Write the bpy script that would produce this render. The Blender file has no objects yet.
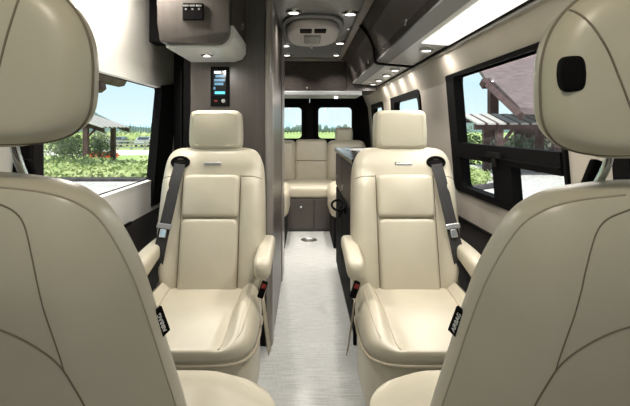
import bpy, bmesh, math, random
from mathutils import Vector, Matrix
from mathutils.bvhtree import BVHTree
PI = math.pi
random.seed(7)
S = bpy.context.scene
COL = S.collection

# ------------------------------------------------------------------ materials
def mat(name, col, rough=0.5, metal=0.0, emit=None, estr=0.0, spec=0.5, coat=0.0):
    m = bpy.data.materials.new(name); m.use_nodes = True
    b = m.node_tree.nodes['Principled BSDF']
    b.inputs['Base Color'].default_value = (*col, 1)
    b.inputs['Roughness'].default_value = rough
    b.inputs['Metallic'].default_value = metal
    b.inputs['Specular IOR Level'].default_value = spec
    b.inputs['Coat Weight'].default_value = coat
    if emit:
        b.inputs['Emission Color'].default_value = (*emit, 1)
        b.inputs['Emission Strength'].default_value = estr
    return m

def vary(m, c1, c2, scale=(1, 1, 1), nscale=5.0, detail=4.0, bump=0.0, bscale=None, lo=0.35, hi=0.65, bdist=0.002):
    nt = m.node_tree; N = nt.nodes; L = nt.links
    b = N['Principled BSDF']
    tc = N.new('ShaderNodeTexCoord'); mp = N.new('ShaderNodeMapping')
    mp.inputs['Scale'].default_value = scale
    L.new(tc.outputs['Object'], mp.inputs['Vector'])
    n = N.new('ShaderNodeTexNoise'); n.inputs['Scale'].default_value = nscale; n.inputs['Detail'].default_value = detail
    L.new(mp.outputs['Vector'], n.inputs['Vector'])
    r = N.new('ShaderNodeValToRGB')
    r.color_ramp.elements[0].position = lo; r.color_ramp.elements[0].color = (*c1, 1)
    r.color_ramp.elements[1].position = hi; r.color_ramp.elements[1].color = (*c2, 1)
    L.new(n.outputs['Fac'], r.inputs['Fac']); L.new(r.outputs['Color'], b.inputs['Base Color'])
    if bump:
        n2 = N.new('ShaderNodeTexNoise'); n2.inputs['Scale'].default_value = bscale or nscale
        n2.inputs['Detail'].default_value = 3
        L.new(mp.outputs['Vector'], n2.inputs['Vector'])
        bp = N.new('ShaderNodeBump'); bp.inputs['Strength'].default_value = bump; bp.inputs['Distance'].default_value = bdist
        L.new(n2.outputs['Fac'], bp.inputs['Height']); L.new(bp.outputs['Normal'], b.inputs['Normal'])
    return m

LEATHER = vary(mat('cream_leather', (.6, .54, .42), .37, spec=.5), (.445, .405, .31), (.485, .44, .34), nscale=6, bump=.12, bscale=220, bdist=.001)
PIPING = mat('beige_piping', (.36, .31, .23), .5)
SEAM = mat('seam_thread', (.16, .13, .09), .7)
WOOD = vary(mat('dark_laminate', (.09, .077, .068), .33, spec=.5), (.066, .056, .05), (.077, .066, .058), scale=(14, 14, .9), nscale=4)
DOORWOOD = vary(mat('gloss_dark_laminate', (.1, .08, .075), .45, spec=.12), (.042, .034, .03), (.056, .047, .042), scale=(3, 1, 14), nscale=4)
TAUPE = mat('taupe_trim', (.26, .235, .21), .3, spec=.6, coat=.2)
BLACK = mat('black_plastic', (.005, .0045, .0045), .7, spec=.05)
BLACKM = mat('black_matte', (.008, .007, .007), .8, spec=.1)
BELT = vary(mat('belt_webbing', (.03, .028, .028), .75), (.012, .011, .011), (.028, .026, .025), scale=(300, 8, 8), nscale=3)
GREYBELT = mat('grey_webbing', (.12, .11, .1), .8)
CHROME = mat('chrome', (.75, .75, .76), .15, metal=1)
STEEL = mat('brushed_steel', (.55, .54, .52), .35, metal=1)
SATIN = mat('satin_chrome', (.7, .7, .7), .45, metal=.5)
RED = mat('red_button', (.25, .012, .01), .5)
WALL = vary(mat('wall_vinyl', (.6, .54, .46), .6), (.43, .385, .325), (.47, .42, .36), nscale=3, bump=.05, bscale=150)
WALL_LIT = vary(mat('wall_cream_lit', (.85, .82, .76), .6), (.84, .81, .75), (.87, .84, .78), nscale=3, bump=.05, bscale=150)  # left wall copy of the vinyl, whitened to carry strong light in its colour
DARKWALL = mat('dark_wall_panel', (.035, .03, .028), .6)
CEIL = vary(mat('ceiling_gloss_grey', (.2, .205, .21), .22, spec=.6), (.19, .195, .2), (.215, .22, .225), nscale=1.5)
VALANCE = mat('valance_white', (.66, .66, .64), .3)
VALGREY = mat('valance_grey', (.24, .25, .25), .5)
ACWHITE = mat('ac_plastic', (.56, .53, .5), .4)
GREYP = mat('grey_plastic', (.25, .25, .25), .5)
LAMPON = mat('lamp_diffuser', (1, 1, 1), .4, emit=(1, .96, .9), estr=3.0)
STRIPON = mat('strip_diffuser', (.9, .9, .9), .4, emit=(1, .98, .95), estr=0.8)
SCREEN = mat('screen_black', (.006, .007, .009), .15)
SCRBLUE = mat('screen_blue', (.03, .1, .16), .3, emit=(.12, .34, .55), estr=.55)
SCRCYAN = mat('screen_cyan', (.05, .4, .5), .3, emit=(.12, .75, .9), estr=.8)
SCRWHITE = mat('screen_white', (.6, .7, .8), .3, emit=(.75, .85, .95), estr=.8)
COUNTER = mat('dark_worktop', (.02, .016, .014), .2, spec=.3)
TAGTXT = mat('tag_lettering', (.7, .7, .68), .6)
# outdoors
GRAVEL = vary(mat('gravel', (.5, .47, .45), .9), (.36, .33, .32), (.68, .65, .63), nscale=9, detail=8)
LEAF = vary(mat('light_leaf', (.25, .36, .1), .7), (.24, .32, .1), (.46, .5, .24), nscale=1.2)
LEAFD = vary(mat('dark_leaf', (.09, .15, .05), .7), (.07, .12, .045), (.18, .24, .1), nscale=1.0)
LEAFM = vary(mat('mottled_leaf', (.2, .25, .13), .7), (.1, .16, .06), (.42, .42, .34), nscale=4)
LEAFG = vary(mat('grey_leaf', (.3, .34, .25), .7), (.22, .26, .17), (.5, .5, .42), nscale=2)
FIELD = vary(mat('field_green', (.3, .4, .12), .9), (.24, .34, .08), (.42, .5, .2), nscale=.3)
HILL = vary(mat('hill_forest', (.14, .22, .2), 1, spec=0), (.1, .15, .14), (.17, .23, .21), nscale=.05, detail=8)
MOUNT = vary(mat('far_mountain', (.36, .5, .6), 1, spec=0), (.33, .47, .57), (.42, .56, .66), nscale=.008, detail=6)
BARK = mat('bark', (.08, .06, .05), .9)
TIMBER = vary(mat('brown_timber', (.14, .09, .085), .8, spec=.2), (.075, .045, .045), (.12, .075, .075), scale=(1, 1, 1), nscale=3)
SHINGLE = vary(mat('roof_shingle', (.16, .11, .12), .8), (.12, .08, .09), (.2, .145, .15), scale=(1, 1, 6), nscale=3)
SLAT = mat('weathered_slat', (.5, .47, .46), .8)
FLOWER = mat('red_flower', (.6, .09, .03), .7)
SOIL = vary(mat('dark_soil', (.05, .04, .05), .95), (.035, .03, .035), (.08, .065, .07), nscale=4)
FENCEW = mat('fence_timber', (.32, .3, .27), .8)
PAVE = mat('pale_path', (.75, .72, .62), .9)
CARP = [mat('car_silver', (.45, .48, .52), .25, coat=.5), mat('car_slate', (.16, .2, .25), .25, coat=.5)]
CARGLASS = mat('car_glass', (.03, .04, .05), .1)
RUBBER = mat('tyre_rubber', (.02, .02, .02), .8)

def glass(name):
    m = bpy.data.materials.new(name); m.use_nodes = True
    nt = m.node_tree; N = nt.nodes; L = nt.links; N.remove(N['Principled BSDF'])
    t = N.new('ShaderNodeBsdfTransparent'); t.inputs['Color'].default_value = (.93, .97, .97, 1)
    g = N.new('ShaderNodeBsdfGlossy'); g.inputs['Roughness'].default_value = .02
    mx = N.new('ShaderNodeMixShader'); mx.inputs[0].default_value = .035
    L.new(t.outputs[0], mx.inputs[1]); L.new(g.outputs[0], mx.inputs[2])
    L.new(mx.outputs[0], N['Material Output'].inputs['Surface'])
    return m
GLASS = glass('window_glass')

def floor_mat():
    m = mat('floor_vinyl', (.6, .6, .58), .38, spec=.45)
    nt = m.node_tree; N = nt.nodes; L = nt.links; b = N['Principled BSDF']
    tc = N.new('ShaderNodeTexCoord')
    def noise(sc, s):
        mp = N.new('ShaderNodeMapping'); mp.inputs['Scale'].default_value = sc
        L.new(tc.outputs['Object'], mp.inputs['Vector'])
        n = N.new('ShaderNodeTexNoise'); n.inputs['Scale'].default_value = s; n.inputs['Detail'].default_value = 5
        L.new(mp.outputs[0], n.inputs['Vector']); return n
    a = noise((5, 90, 1), 1.6); c = noise((120, 14, 1), 1.2)
    mx = N.new('ShaderNodeMix'); mx.inputs['Factor'].default_value = .25
    L.new(a.outputs['Fac'], mx.inputs[2]); L.new(c.outputs['Fac'], mx.inputs[3])
    r = N.new('ShaderNodeValToRGB')
    r.color_ramp.elements[0].position = .38; r.color_ramp.elements[0].color = (.43, .44, .42, 1)
    r.color_ramp.elements[1].position = .6; r.color_ramp.elements[1].color = (.62, .625, .6, 1)
    L.new(mx.outputs[0], r.inputs[0]); L.new(r.outputs[0], b.inputs['Base Color'])
    bp = N.new('ShaderNodeBump'); bp.inputs['Strength'].default_value = .15; bp.inputs['Distance'].default_value = .002
    L.new(a.outputs['Fac'], bp.inputs['Height']); L.new(bp.outputs[0], b.inputs['Normal'])
    return m
FLOORM = floor_mat()

# ------------------------------------------------------------------ object helpers
def thing(name, label, cat, loc=(0, 0, 0), group=None, rotz=0):
    o = bpy.data.objects.new(name, None); COL.objects.link(o)
    o.location = loc; o.rotation_euler = (0, 0, rotz); o.empty_display_size = .05
    tag(o, label, cat, group)
    return o
def tag(o, label=None, cat=None, group=None, kind=None):
    if label: o['label'] = label
    if cat: o['category'] = cat
    if group: o['group'] = group
    if kind: o['kind'] = kind
    return o
def offset(p):
    v = Vector((0, 0, 0))
    while p is not None:
        v += p.location; p = p.parent
    return v
def obj(name, bm, m, parent=None, world=True, smooth=None, label=None):
    """link bm as one mesh; world=True: vertices are given in world space"""
    if world and parent is not None:
        bmesh.ops.translate(bm, verts=bm.verts, vec=-offset(parent))
    bmesh.ops.recalc_face_normals(bm, faces=bm.faces)
    me = bpy.data.meshes.new(name); bm.to_mesh(me); bm.free()
    for x in (m if isinstance(m, (list, tuple)) else [m]): me.materials.append(x)
    o = bpy.data.objects.new(name, me); COL.objects.link(o)
    if parent is not None: o.parent = parent
    if smooth is not None:
        for p in me.polygons: p.use_smooth = True
        if smooth < 180: me.set_sharp_from_angle(angle=math.radians(smooth))
    if label: o['label'] = label
    return o
def struct(name, bm, m, label, cat, smooth=None):
    return tag(obj(name, bm, m, None, smooth=smooth), label, cat, kind='structure')
def origin_to(o, p):
    p = Vector(p); o.data.transform(Matrix.Translation(-p)); o.location = p
    return o

def B(x0, x1, y0, y1, z0, z1, bev=0.0, seg=2, bm=None):
    t = bmesh.new(); bmesh.ops.create_cube(t, size=1)
    for v in t.verts:
        v.co = Vector(((x0 + x1) / 2 + v.co.x * (x1 - x0), (y0 + y1) / 2 + v.co.y * (y1 - y0), (z0 + z1) / 2 + v.co.z * (z1 - z0)))
    if bev: bmesh.ops.bevel(t, geom=t.edges[:], offset=bev, segments=seg, profile=.5, affect='EDGES')
    return merge(bm, t)
def merge(bm, t):
    if bm is None: return t
    me = bpy.data.meshes.new('tmp'); t.to_mesh(me); t.free(); bm.from_mesh(me); bpy.data.meshes.remove(me)
    return bm
def xf(bm, M):
    bmesh.ops.transform(bm, matrix=M, verts=bm.verts); return bm
def tube(pts, r, seg=8, closed=False, bm=None):
    bm = bm or bmesh.new(); P = [Vector(p) for p in pts]; n = len(P); rings = []
    up = Vector((0, 0, 1)); prev = None
    for i in range(n):
        a = P[(i - 1) % n] if (closed or i > 0) else P[i]
        c = P[(i + 1) % n] if (closed or i < n - 1) else P[i]
        d = (c - a).normalized()
        if prev is None:
            s = d.cross(up)
            if s.length < .05: s = d.cross(Vector((1, 0, 0)))
        else:
            s = prev - d * prev.dot(d)
        s.normalize(); prev = s; t = d.cross(s)
        rr = r[i] if isinstance(r, (list, tuple)) else r
        rings.append([bm.verts.new(P[i] + (s * math.cos(2 * PI * k / seg) + t * math.sin(2 * PI * k / seg)) * rr) for k in range(seg)])
    for i in range(n if closed else n - 1):
        A, C = rings[i], rings[(i + 1) % n]
        for k in range(seg): bm.faces.new((A[k], A[(k + 1) % seg], C[(k + 1) % seg], C[k]))
    if not closed:
        bm.faces.new(rings[0]); bm.faces.new(rings[-1][::-1])
    return bm
def ribbon(pts, w, th, wdir=(1, 0, 0), bm=None):
    bm = bm or bmesh.new(); P = [Vector(p) for p in pts]; n = len(P); rows = []
    wd0 = Vector(wdir)
    for i in range(n):
        d = (P[min(i + 1, n - 1)] - P[max(i - 1, 0)]).normalized()
        wd = (wd0 - d * wd0.dot(d)).normalized(); nn = d.cross(wd)
        rows.append([bm.verts.new(P[i] + wd * a * w / 2 + nn * c * th / 2) for a, c in ((-1, -1), (1, -1), (1, 1), (-1, 1))])
    for i in range(n - 1):
        for k in range(4): bm.faces.new((rows[i][k], rows[i][(k + 1) % 4], rows[i + 1][(k + 1) % 4], rows[i + 1][k]))
    bm.faces.new(rows[0]); bm.faces.new(rows[-1][::-1])
    return bm
def lathe(prof, seg=32, bm=None, cx=0, cy=0, cz=0):
    """prof: (radius, z)"""
    bm = bm or bmesh.new(); rings = []
    for r, z in prof:
        rings.append([bm.verts.new((cx + r * math.cos(2 * PI * k / seg), cy + r * math.sin(2 * PI * k / seg), cz + z)) for k in range(seg)])
    for A, C in zip(rings, rings[1:]):
        for k in range(seg): bm.faces.new((A[k], A[(k + 1) % seg], C[(k + 1) % seg], C[k]))
    bm.faces.new(rings[0][::-1]); bm.faces.new(rings[-1])
    return bm
def prism(poly, axis, a, b, bm=None, bev=0, seg=2):
    """extrude a 2-D polygon along axis: 'x' -> (y,z), 'y' -> (x,z), 'z' -> (x,y)"""
    t = bmesh.new()
    def P(u, v, w):
        return {'x': (w, u, v), 'y': (u, w, v), 'z': (u, v, w)}[axis]
    lo = [t.verts.new(P(u, v, a)) for u, v in poly]; hi = [t.verts.new(P(u, v, b)) for u, v in poly]
    n = len(poly)
    for k in range(n): t.faces.new((lo[k], lo[(k + 1) % n], hi[(k + 1) % n], hi[k]))
    t.faces.new(lo[::-1]); t.faces.new(hi)
    if bev: bmesh.ops.bevel(t, geom=t.edges[:], offset=bev, segments=seg, profile=.5, affect='EDGES')
    return merge(bm, t)
def sup(hw, top, bot, nt=4.0, nb=4.0, N=72, wt=1.0, wb=1.0):
    """super-elliptic outline; wt/wb scale its width towards the top/bottom"""
    out = []
    for k in range(N):
        a = 2 * PI * k / N; c, s = math.cos(a), math.sin(a)
        n = nt if s >= 0 else nb
        x = hw * math.copysign(abs(c) ** (2 / n), c); f = abs(s) ** (2 / n)
        z = (top if s >= 0 else -bot) * f
        x *= 1 + ((wt if s >= 0 else wb) - 1) * f
        out.append((x, z))
    return out
def pad(outline, th, r, crown=0.01, cx=0.0, cz=0.0, f=None, M=None, rings=12, back=0.0, backr=None):
    """a puffed cushion: outline in (x,z); its face looks towards -y and stands th off the back plane"""
    bm = bmesh.new()
    hw = max(abs(x - cx) for x, z in outline); hh = max(abs(z - cz) for x, z in outline)
    br = r * .6 if backr is None else backr
    prof = []
    for i in range(5):
        a = PI / 2 * i / 4; prof.append((br * (1 - math.sin(a)), back + br * (1 - math.cos(a)), 0))
    for i in range(7):
        a = PI / 2 * i / 6; prof.append((r * (1 - math.cos(a)), th - r + r * math.sin(a), math.sin(a)))
    R = []
    def ring(sx, sz, d, w, cr):
        row = []
        for x, z in outline:
            u = cx + (x - cx) * sx; v = cz + (z - cz) * sz
            q = crown * (1 - ((u - cx) / hw) ** 2) * (1 - ((v - cz) / hh) ** 2)
            row.append(bm.verts.new((u, -(d + w * (q + (f(u, v) if f else 0))), v)))
        return row
    for ins, d, w in prof:
        R.append(ring(1 - ins / hw, 1 - ins / hh, d, w, 0))
    s0x, s0z = 1 - r / hw, 1 - r / hh
    for k in range(1, rings):
        t = 1 - k / rings
        R.append(ring(s0x * t, s0z * t, th, 1, crown * (1 - t * t)))
    cv = bm.verts.new((cx, -(th + crown + (f(cx, cz) if f else 0)), cz))
    n = len(outline)
    for A, C in zip(R, R[1:]):
        for k in range(n): bm.faces.new((A[k], A[(k + 1) % n], C[(k + 1) % n], C[k]))
    for k in range(n): bm.faces.new((R[-1][k], R[-1][(k + 1) % n], cv))
    bm.faces.new(R[0][::-1])
    if M is not None: xf(bm, M)
    return bm
def project(bm_local, pts, lift=0.0, d0=1.0):
    """drop (u,v) points onto the -y face of an untransformed pad"""
    t = BVHTree.FromBMesh(bm_local); out = []
    for u, v in pts:
        h = t.ray_cast(Vector((u, -d0, v)), Vector((0, 1, 0)))
        if h[0] is not None: out.append(h[0] + Vector((0, -lift, 0)))
    return out
def spline(pts, n=8):
    P = [Vector((*p, 0)) if len(p) == 2 else Vector(p) for p in pts]; out = []
    for i in range(len(P) - 1):
        a = P[max(i - 1, 0)]; b = P[i]; c = P[i + 1]; d = P[min(i + 2, len(P) - 1)]
        for k in range(n):
            t = k / n
            out.append(.5 * ((2 * b) + (c - a) * t + (2 * a - 5 * b + 4 * c - d) * t * t + (3 * b - a - 3 * c + d) * t ** 3))
    out.append(P[-1])
    return [tuple(p[:len(pts[0])]) for p in out]
def smooth(a, b, x):
    t = max(0, min(1, (x - a) / (b - a))); return t * t * (3 - 2 * t)
def text_bm(s, size, depth=.0004):
    cu = bpy.data.curves.new('txt', 'FONT'); cu.body = s; cu.size = size; cu.extrude = depth
    cu.align_x = 'CENTER'; cu.align_y = 'CENTER'
    o = bpy.data.objects.new('txt', cu); COL.objects.link(o)
    dg = bpy.context.evaluated_depsgraph_get(); dg.update()
    me = bpy.data.meshes.new_from_object(o.evaluated_get(dg))
    bm = bmesh.new(); bm.from_mesh(me)
    bpy.data.objects.remove(o); bpy.data.curves.remove(cu); bpy.data.meshes.remove(me)
    return bm

# ------------------------------------------------------------------ van body
Y0, Y1 = -.9, 7.0
CZ = 1.95
PL = [(0, .95), (.85, .937), (1.46, .878), (1.99, .815)]
PR = [(0, .95), (.85, .937), (1.48, .885), (1.66, .81), (1.99, .66)]
def wx(P, z):
    for (z0, a), (z1, b) in zip(P, P[1:]):
        if z <= z1: return a + (b - a) * (z - z0) / (z1 - z0)
    return P[-1][1]
def make_wall(name, P, sgn, holes, label, mats, zdark, ymin=Y0):
    ys = sorted({ymin, Y1} | {h[0] for h in holes} | {h[1] for h in holes})
    zs = sorted({z for z, _ in P} | {h[2] for h in holes} | {h[3] for h in holes} | {zdark})
    bm = bmesh.new(); V = {}
    TH = .05
    def v(i, j, k):
        if (i, j, k) not in V:
            V[i, j, k] = bm.verts.new((sgn * (wx(P, zs[j]) + TH * k), ys[i], zs[j]))
        return V[i, j, k]
    def hole(i, j):
        if i < 0 or j < 0 or i >= len(ys) - 1 or j >= len(zs) - 1: return True
        y, z = (ys[i] + ys[i + 1]) / 2, (zs[j] + zs[j + 1]) / 2
        return any(h[0] < y < h[1] and h[2] < z < h[3] for h in holes)
    for i in range(len(ys) - 1):
        for j in range(len(zs) - 1):
            if hole(i, j): continue
            mi = 1 if (zs[j] + zs[j + 1]) / 2 < zdark else 0
            for k in (0, 1):
                bm.faces.new((v(i, j, k), v(i + 1, j, k), v(i + 1, j + 1, k), v(i, j + 1, k))).material_index = mi
            for di, dj, e in ((-1, 0, ((i, j), (i, j + 1))), (1, 0, ((i + 1, j), (i + 1, j + 1))), (0, -1, ((i, j), (i + 1, j))), (0, 1, ((i, j + 1), (i + 1, j + 1)))):
                if hole(i + di, j + dj):
                    (a, b), (c, d) = e
                    bm.faces.new((v(a, b, 0), v(c, d, 0), v(c, d, 1), v(a, b, 1))).material_index = mi
    return struct(name, bm, mats, label, 'wall')

WL = (1.69, 3.12, .88, 1.447)
WR = (1.75, 3.06, .845, 1.495)
W3 = (3.83, 5.05, .92, 1.478)
W4 = (5.6, 6.5, .92, 1.478)
CABL = (-.05, 1.45, .95, 1.5)
make_wall('wall_left', PL, -1, [WL, CABL], 'cream left van wall, paled as if strongly lit, with the big side window, dark below', [WALL_LIT, DARKWALL], .69)
make_wall('wall_right', PR, 1, [WR, W3, W4, CABL], 'beige right van wall pierced by a row of windows, dark below', [WALL, DARKWALL], .665)
struct('floor', B(-.95, .95, Y0, Y1, -.06, 0), FLOORM, 'pale grey streaked vinyl floor running down the aisle', 'floor')
struct('ceiling', B(-.815, .66, .05, Y1, CZ, CZ + .05), CEIL, 'glossy grey van ceiling with recessed lights', 'ceiling')
# wall trim ledges (where cab side panels meet the walls)
def trim_bar(name, sgn, P, y0, y1, z, label, m, w=.012, h=.02):
    x = wx(P, z) * sgn
    return struct(name, B(min(x, x - sgn * w), max(x, x - sgn * w), y0, y1, z - h / 2, z + h / 2, .004), m, label, 'trim')
trim_bar('trim_1', 1, PR, 1.2, 3.55, .665, 'thin dark line along the right wall under its beige panel', BLACKM, h=.014)
trim_bar('trim_2', -1, PL, 1.2, 2.7, .69, 'thin dark line along the left wall under its cream panel', BLACKM, h=.014)

def rr(y0, y1, z0, z1, r, n=6):
    pts = []
    for cy, cz, a0 in ((y1 - r, z1 - r, 0), (y0 + r, z1 - r, 90), (y0 + r, z0 + r, 180), (y1 - r, z0 + r, 270)):
        for k in range(n + 1):
            a = math.radians(a0 + 90 * k / n); pts.append((cy + r * math.cos(a), cz + r * math.sin(a)))
    return pts
def ring_frame(outer, inner, fn, t0, t1):
    """a frame between two outlines of equal length; fn(u,v,t) -> point"""
    bm = bmesh.new(); n = len(outer)
    R = [[bm.verts.new(fn(u, v, t)) for u, v in o] for o, t in ((outer, t0), (inner, t0), (inner, t1), (outer, t1))]
    for a in range(4):
        A, C = R[a], R[(a + 1) % 4]
        for k in range(n): bm.faces.new((A[k], A[(k + 1) % n], C[(k + 1) % n], C[k]))
    return bm
def sheet(outline, fn, t0, t1):
    bm = bmesh.new(); n = len(outline)
    A = [bm.verts.new(fn(u, v, t0)) for u, v in outline]; C = [bm.verts.new(fn(u, v, t1)) for u, v in outline]
    for k in range(n): bm.faces.new((A[k], A[(k + 1) % n], C[(k + 1) % n], C[k]))
    bm.faces.new(A); bm.faces.new(C[::-1]); return bm
def side_window(name, W, P, sgn, label, ends=(.06, .06), tb=(.03, .03), r=.07, bar=None, t0=-.012):
    y0, y1, z0, z1 = W
    fn = lambda u, v, t: (sgn * (wx(P, v) + t), u, v)
    o = struct(name, ring_frame(rr(y0 - .02, y1 + .02, z0 - .02, z1 + .02, .05), rr(y0 + ends[0], y1 - ends[1], z0 + tb[0], z1 - tb[1], r), fn, t0, .045), BLACK, label, 'window', smooth=35)
    if bar:
        (b0, b1), posts = bar
        bm = bmesh.new()
        def slab(u0, u1, v0, v1, t0, t1):
            P8 = [bm.verts.new(fn(u, v, t)) for t in (t0, t1) for u, v in ((u0, v0), (u1, v0), (u1, v1), (u0, v1))]
            for q in ((0, 1, 2, 3), (7, 6, 5, 4), (0, 4, 5, 1), (1, 5, 6, 2), (2, 6, 7, 3), (3, 7, 4, 0)): bm.faces.new([P8[i] for i in q])
        slab(y0 + .01, y1 - .03, b0, b1, -.016, .03)
        slab(y0 + .01, y1 - .5, b0 + .022, b0 + .03, -.022, -.016)
        obj('crossbar', bm, BLACK, o)
        for p0, p1 in posts:
            bm = bmesh.new(); slab(p0, p1, z0 + .01, b0 + .005, -.014, .03); obj('mullion', bm, BLACK, o)
        bm = bmesh.new(); slab(2.27, 2.43, b0 + .03, b0 + .055, -.03, -.014); slab(2.33, 2.38, b0 - .01, b0 + .04, -.03, -.014)
        obj('latch', bm, BLACKM, o)
    obj('pane', sheet(rr(y0 + .01, y1 - .01, z0 + .01, z1 - .01, .05), fn, .032, .037), GLASS, o)
    return o
w1 = side_window('window_1', WL, PL, -1, 'large left side window behind the left cab seat, pergola outside', ends=(.015, .02), tb=(.004, .004), r=.02, t0=.036)
fn1 = lambda u, v, t: (-(wx(PL, v) + t), u, v)
obj('rear_strip', sheet([(3.06, .72), (3.42, .72), (3.42, 1.5), (3.06, 1.46)], fn1, -.012, .03), BLACK, w1)
side_window('window_2', WR, PR, 1, 'large right side window with black crossbar and mullion, pavilion outside', ends=(.0, .13), tb=(.015, .0), r=.04, bar=((1.03, 1.115), ((2.2, 2.42),)))
side_window('window_3', W3, PR, 1, 'black framed right side window behind the right captain chair headrest', ends=(.04, .16))
side_window('window_4', W4, PR, 1, 'farthest and narrowest window in the right van wall', ends=(.04, .14))
for nm, sg, P in (('window_5', -1, PL), ('window_6', 1, PR)):
    side_window(nm, CABL, P, sg, 'cab door window beside the %s cab seat' % ('left' if sg < 0 else 'right'))
# black B-pillar and seat-belt tower, left
struct('trim_3', B(-.935, -.86, 1.57, 1.67, .9, 1.43, .02), BLACKM, 'black pillar trim at the front edge of the left side window', 'trim')
# rear wall with two doors
DC = .08
def rear_door(name, x0, x1, w0, w1, label):
    fn = lambda u, v, t: (u, Y1 - .06 + t, v)
    out = [];
    bm = ring_frame(rr(x0, x1, .02, 1.9, .02), rr(w0, w1, 1.055, 1.485, .05), fn, 0, .06)
    o = struct(name, bm, BLACK, label, 'door', smooth=35)
    obj('window_frame', ring_frame(rr(w0 - .03, w1 + .03, 1.025, 1.515, .06), rr(w0, w1, 1.055, 1.485, .05), fn, -.015, .0), BLACKM, o, smooth=35)
    obj('pane', sheet(rr(w0 - .005, w1 + .005, 1.05, 1.49, .05), fn, .03, .035), GLASS, o)
    return o
rear_door('door_1', -.74, DC - .003, -.5, -.035, 'left rear door, black, its window half hidden by the wardrobe')
rear_door('door_2', DC + .003, .84, .2, .665, 'right rear door, black, with mountain view behind a headrest')
bm = B(-.95, -.74, Y1 - .06, Y1, 0, CZ); B(.84, .95, Y1 - .06, Y1, 0, CZ, bm=bm); B(-.74, .84, Y1 - .06, Y1, 1.9, CZ, bm=bm)
struct('wall_rear', bm, BLACKM, 'black surround of the two rear doors', 'wall')
obj_seal = struct('trim_4', B(DC - .045, DC + .05, Y1 - .085, Y1 - .061, .6, 1.55, .008), BLACKM, 'black seal strip where the two rear doors meet', 'trim')
bm = B(-.95, .95, Y0 - .05, Y0, -.06, 1.15); B(-.95, .95, Y0 - .05, Y0, 1.85, 2.0, bm=bm)  # unseen; its upper pieces narrow the windscreen to cut daylight on the seats
B(-.95, -.75, Y0 - .05, Y0, 1.15, 1.85, bm=bm); B(.75, .95, Y0 - .05, Y0, 1.15, 1.85, bm=bm)
struct('roof_liner', B(-.815, .66, Y0, .05, CZ, CZ + .05), CEIL, 'grey cab roof liner', 'ceiling')
struct('wall_front', bm, DARKWALL, 'dark unseen front wall, windscreen opening narrowed to limit daylight', 'wall')

# ------------------------------------------------------------------ wardrobe on the left
WF = 2.75
t = thing('wardrobe_cabinet', 'tall dark laminate wardrobe behind the left captain chair', 'cabinet', (-.5, WF + .7, 0))
obj('body', prism([(-.625, 0), (-.187, 0), (-.187, CZ - .005), (-.625, CZ - .005)], 'y', WF + .02, 4.28), WOOD, t)
obj('front_panel', B(-.625, -.215, WF, WF + .02, .32, CZ - .005, .004), WOOD, t)
obj('shaded_front', B(-.625, -.2, WF - .004, WF + .02, 0, .315, .003), BLACKM, t, label='lower front blackened to show shade')  # black stands in for shade on the lower wardrobe front
obj('side_panel', B(-.187, -.176, WF + .1, 4.28, .0, CZ - .005, .003), WOOD, t)
bm = bmesh.new()
prof = [(-.215, WF + .001), (-.205, WF - .012), (-.19, WF - .012), (-.177, WF), (-.172, WF + .03), (-.172, WF + .1), (-.2, WF + .1), (-.215, WF + .02)]
obj('corner_post', prism(prof, 'z', 0, CZ - .005), TAUPE, t, smooth=50, label='lighter rounded corner post')
obj('edge_trim', B(-.178, -.168, 3.9, 4.29, .0, CZ - .005, .004), TAUPE, t, label='taupe edge trim')
t2 = thing('pillar_panel', 'black vertical panel between left side window and wardrobe', 'panel', (-.75, 3.1, 0))
obj('panel', prism([(-.626, WF + .06), (-.626, WF + .001), (-.66, WF + .001), (-.7, WF + .16), (-.815, 3.13), (-.815, 3.22), (-.66, 3.22)], 'z', .02, CZ - .01), BLACK, t2)
obj('trim_strip', B(-.705, -.695, WF + .1, WF + .13, .7, 1.55, .004), BLACKM, t2)

# control panel on wardrobe
t = thing('control_panel', 'black touchscreen control panel on the wardrobe above left chair', 'control panel', (-.465, WF, 1.28))
def PX(px, py, Y): return ((px - 304) / 500 * Y, Y, 1.2 - (py - 128) / 500 * Y)
x0, _, z1 = PX(211, 67, WF); x1, _, z0 = PX(229.5, 106, WF)
obj('bezel', B(x0, x1, WF - .016, WF, z0, z1, .004), BLACK, t)
a0, _, c1 = PX(213.5, 71, WF); a1, _, c0 = PX(226.5, 96, WF)
scr = obj('screen', B(a0, a1, WF - .019, WF - .015, c0, c1), SCREEN, t)
h = c1 - c0
for k, (fr, m, w0, w1) in enumerate(((.93, SCRWHITE, .1, .62), (.78, SCRBLUE, .2, .9), (.62, SCRBLUE, .1, .92), (.47, SCRBLUE, .12, .8), (.3, SCRBLUE, .05, .2), (.12, SCRCYAN, .15, .92))):
    zz = c0 + fr * h
    obj('screen_row', B(a0 + w0 * (a1 - a0), a0 + w1 * (a1 - a0), WF - .0205, WF - .0185, zz - .007, zz + .007), m, scr)
xb, _, zb = PX(216.5, 101, WF)
obj('button', B(xb - .008, xb + .008, WF - .021, WF - .015, zb - .004, zb + .004, .001), RED, t)
obj('knob', xf(lathe([(.011, 0), (.011, .006), (.009, .008)], 20), Matrix.Translation(PX(223.5, 101, WF - .016)) @ Matrix.Rotation(PI / 2, 4, 'X')), GREYP, t, smooth=40)

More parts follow.
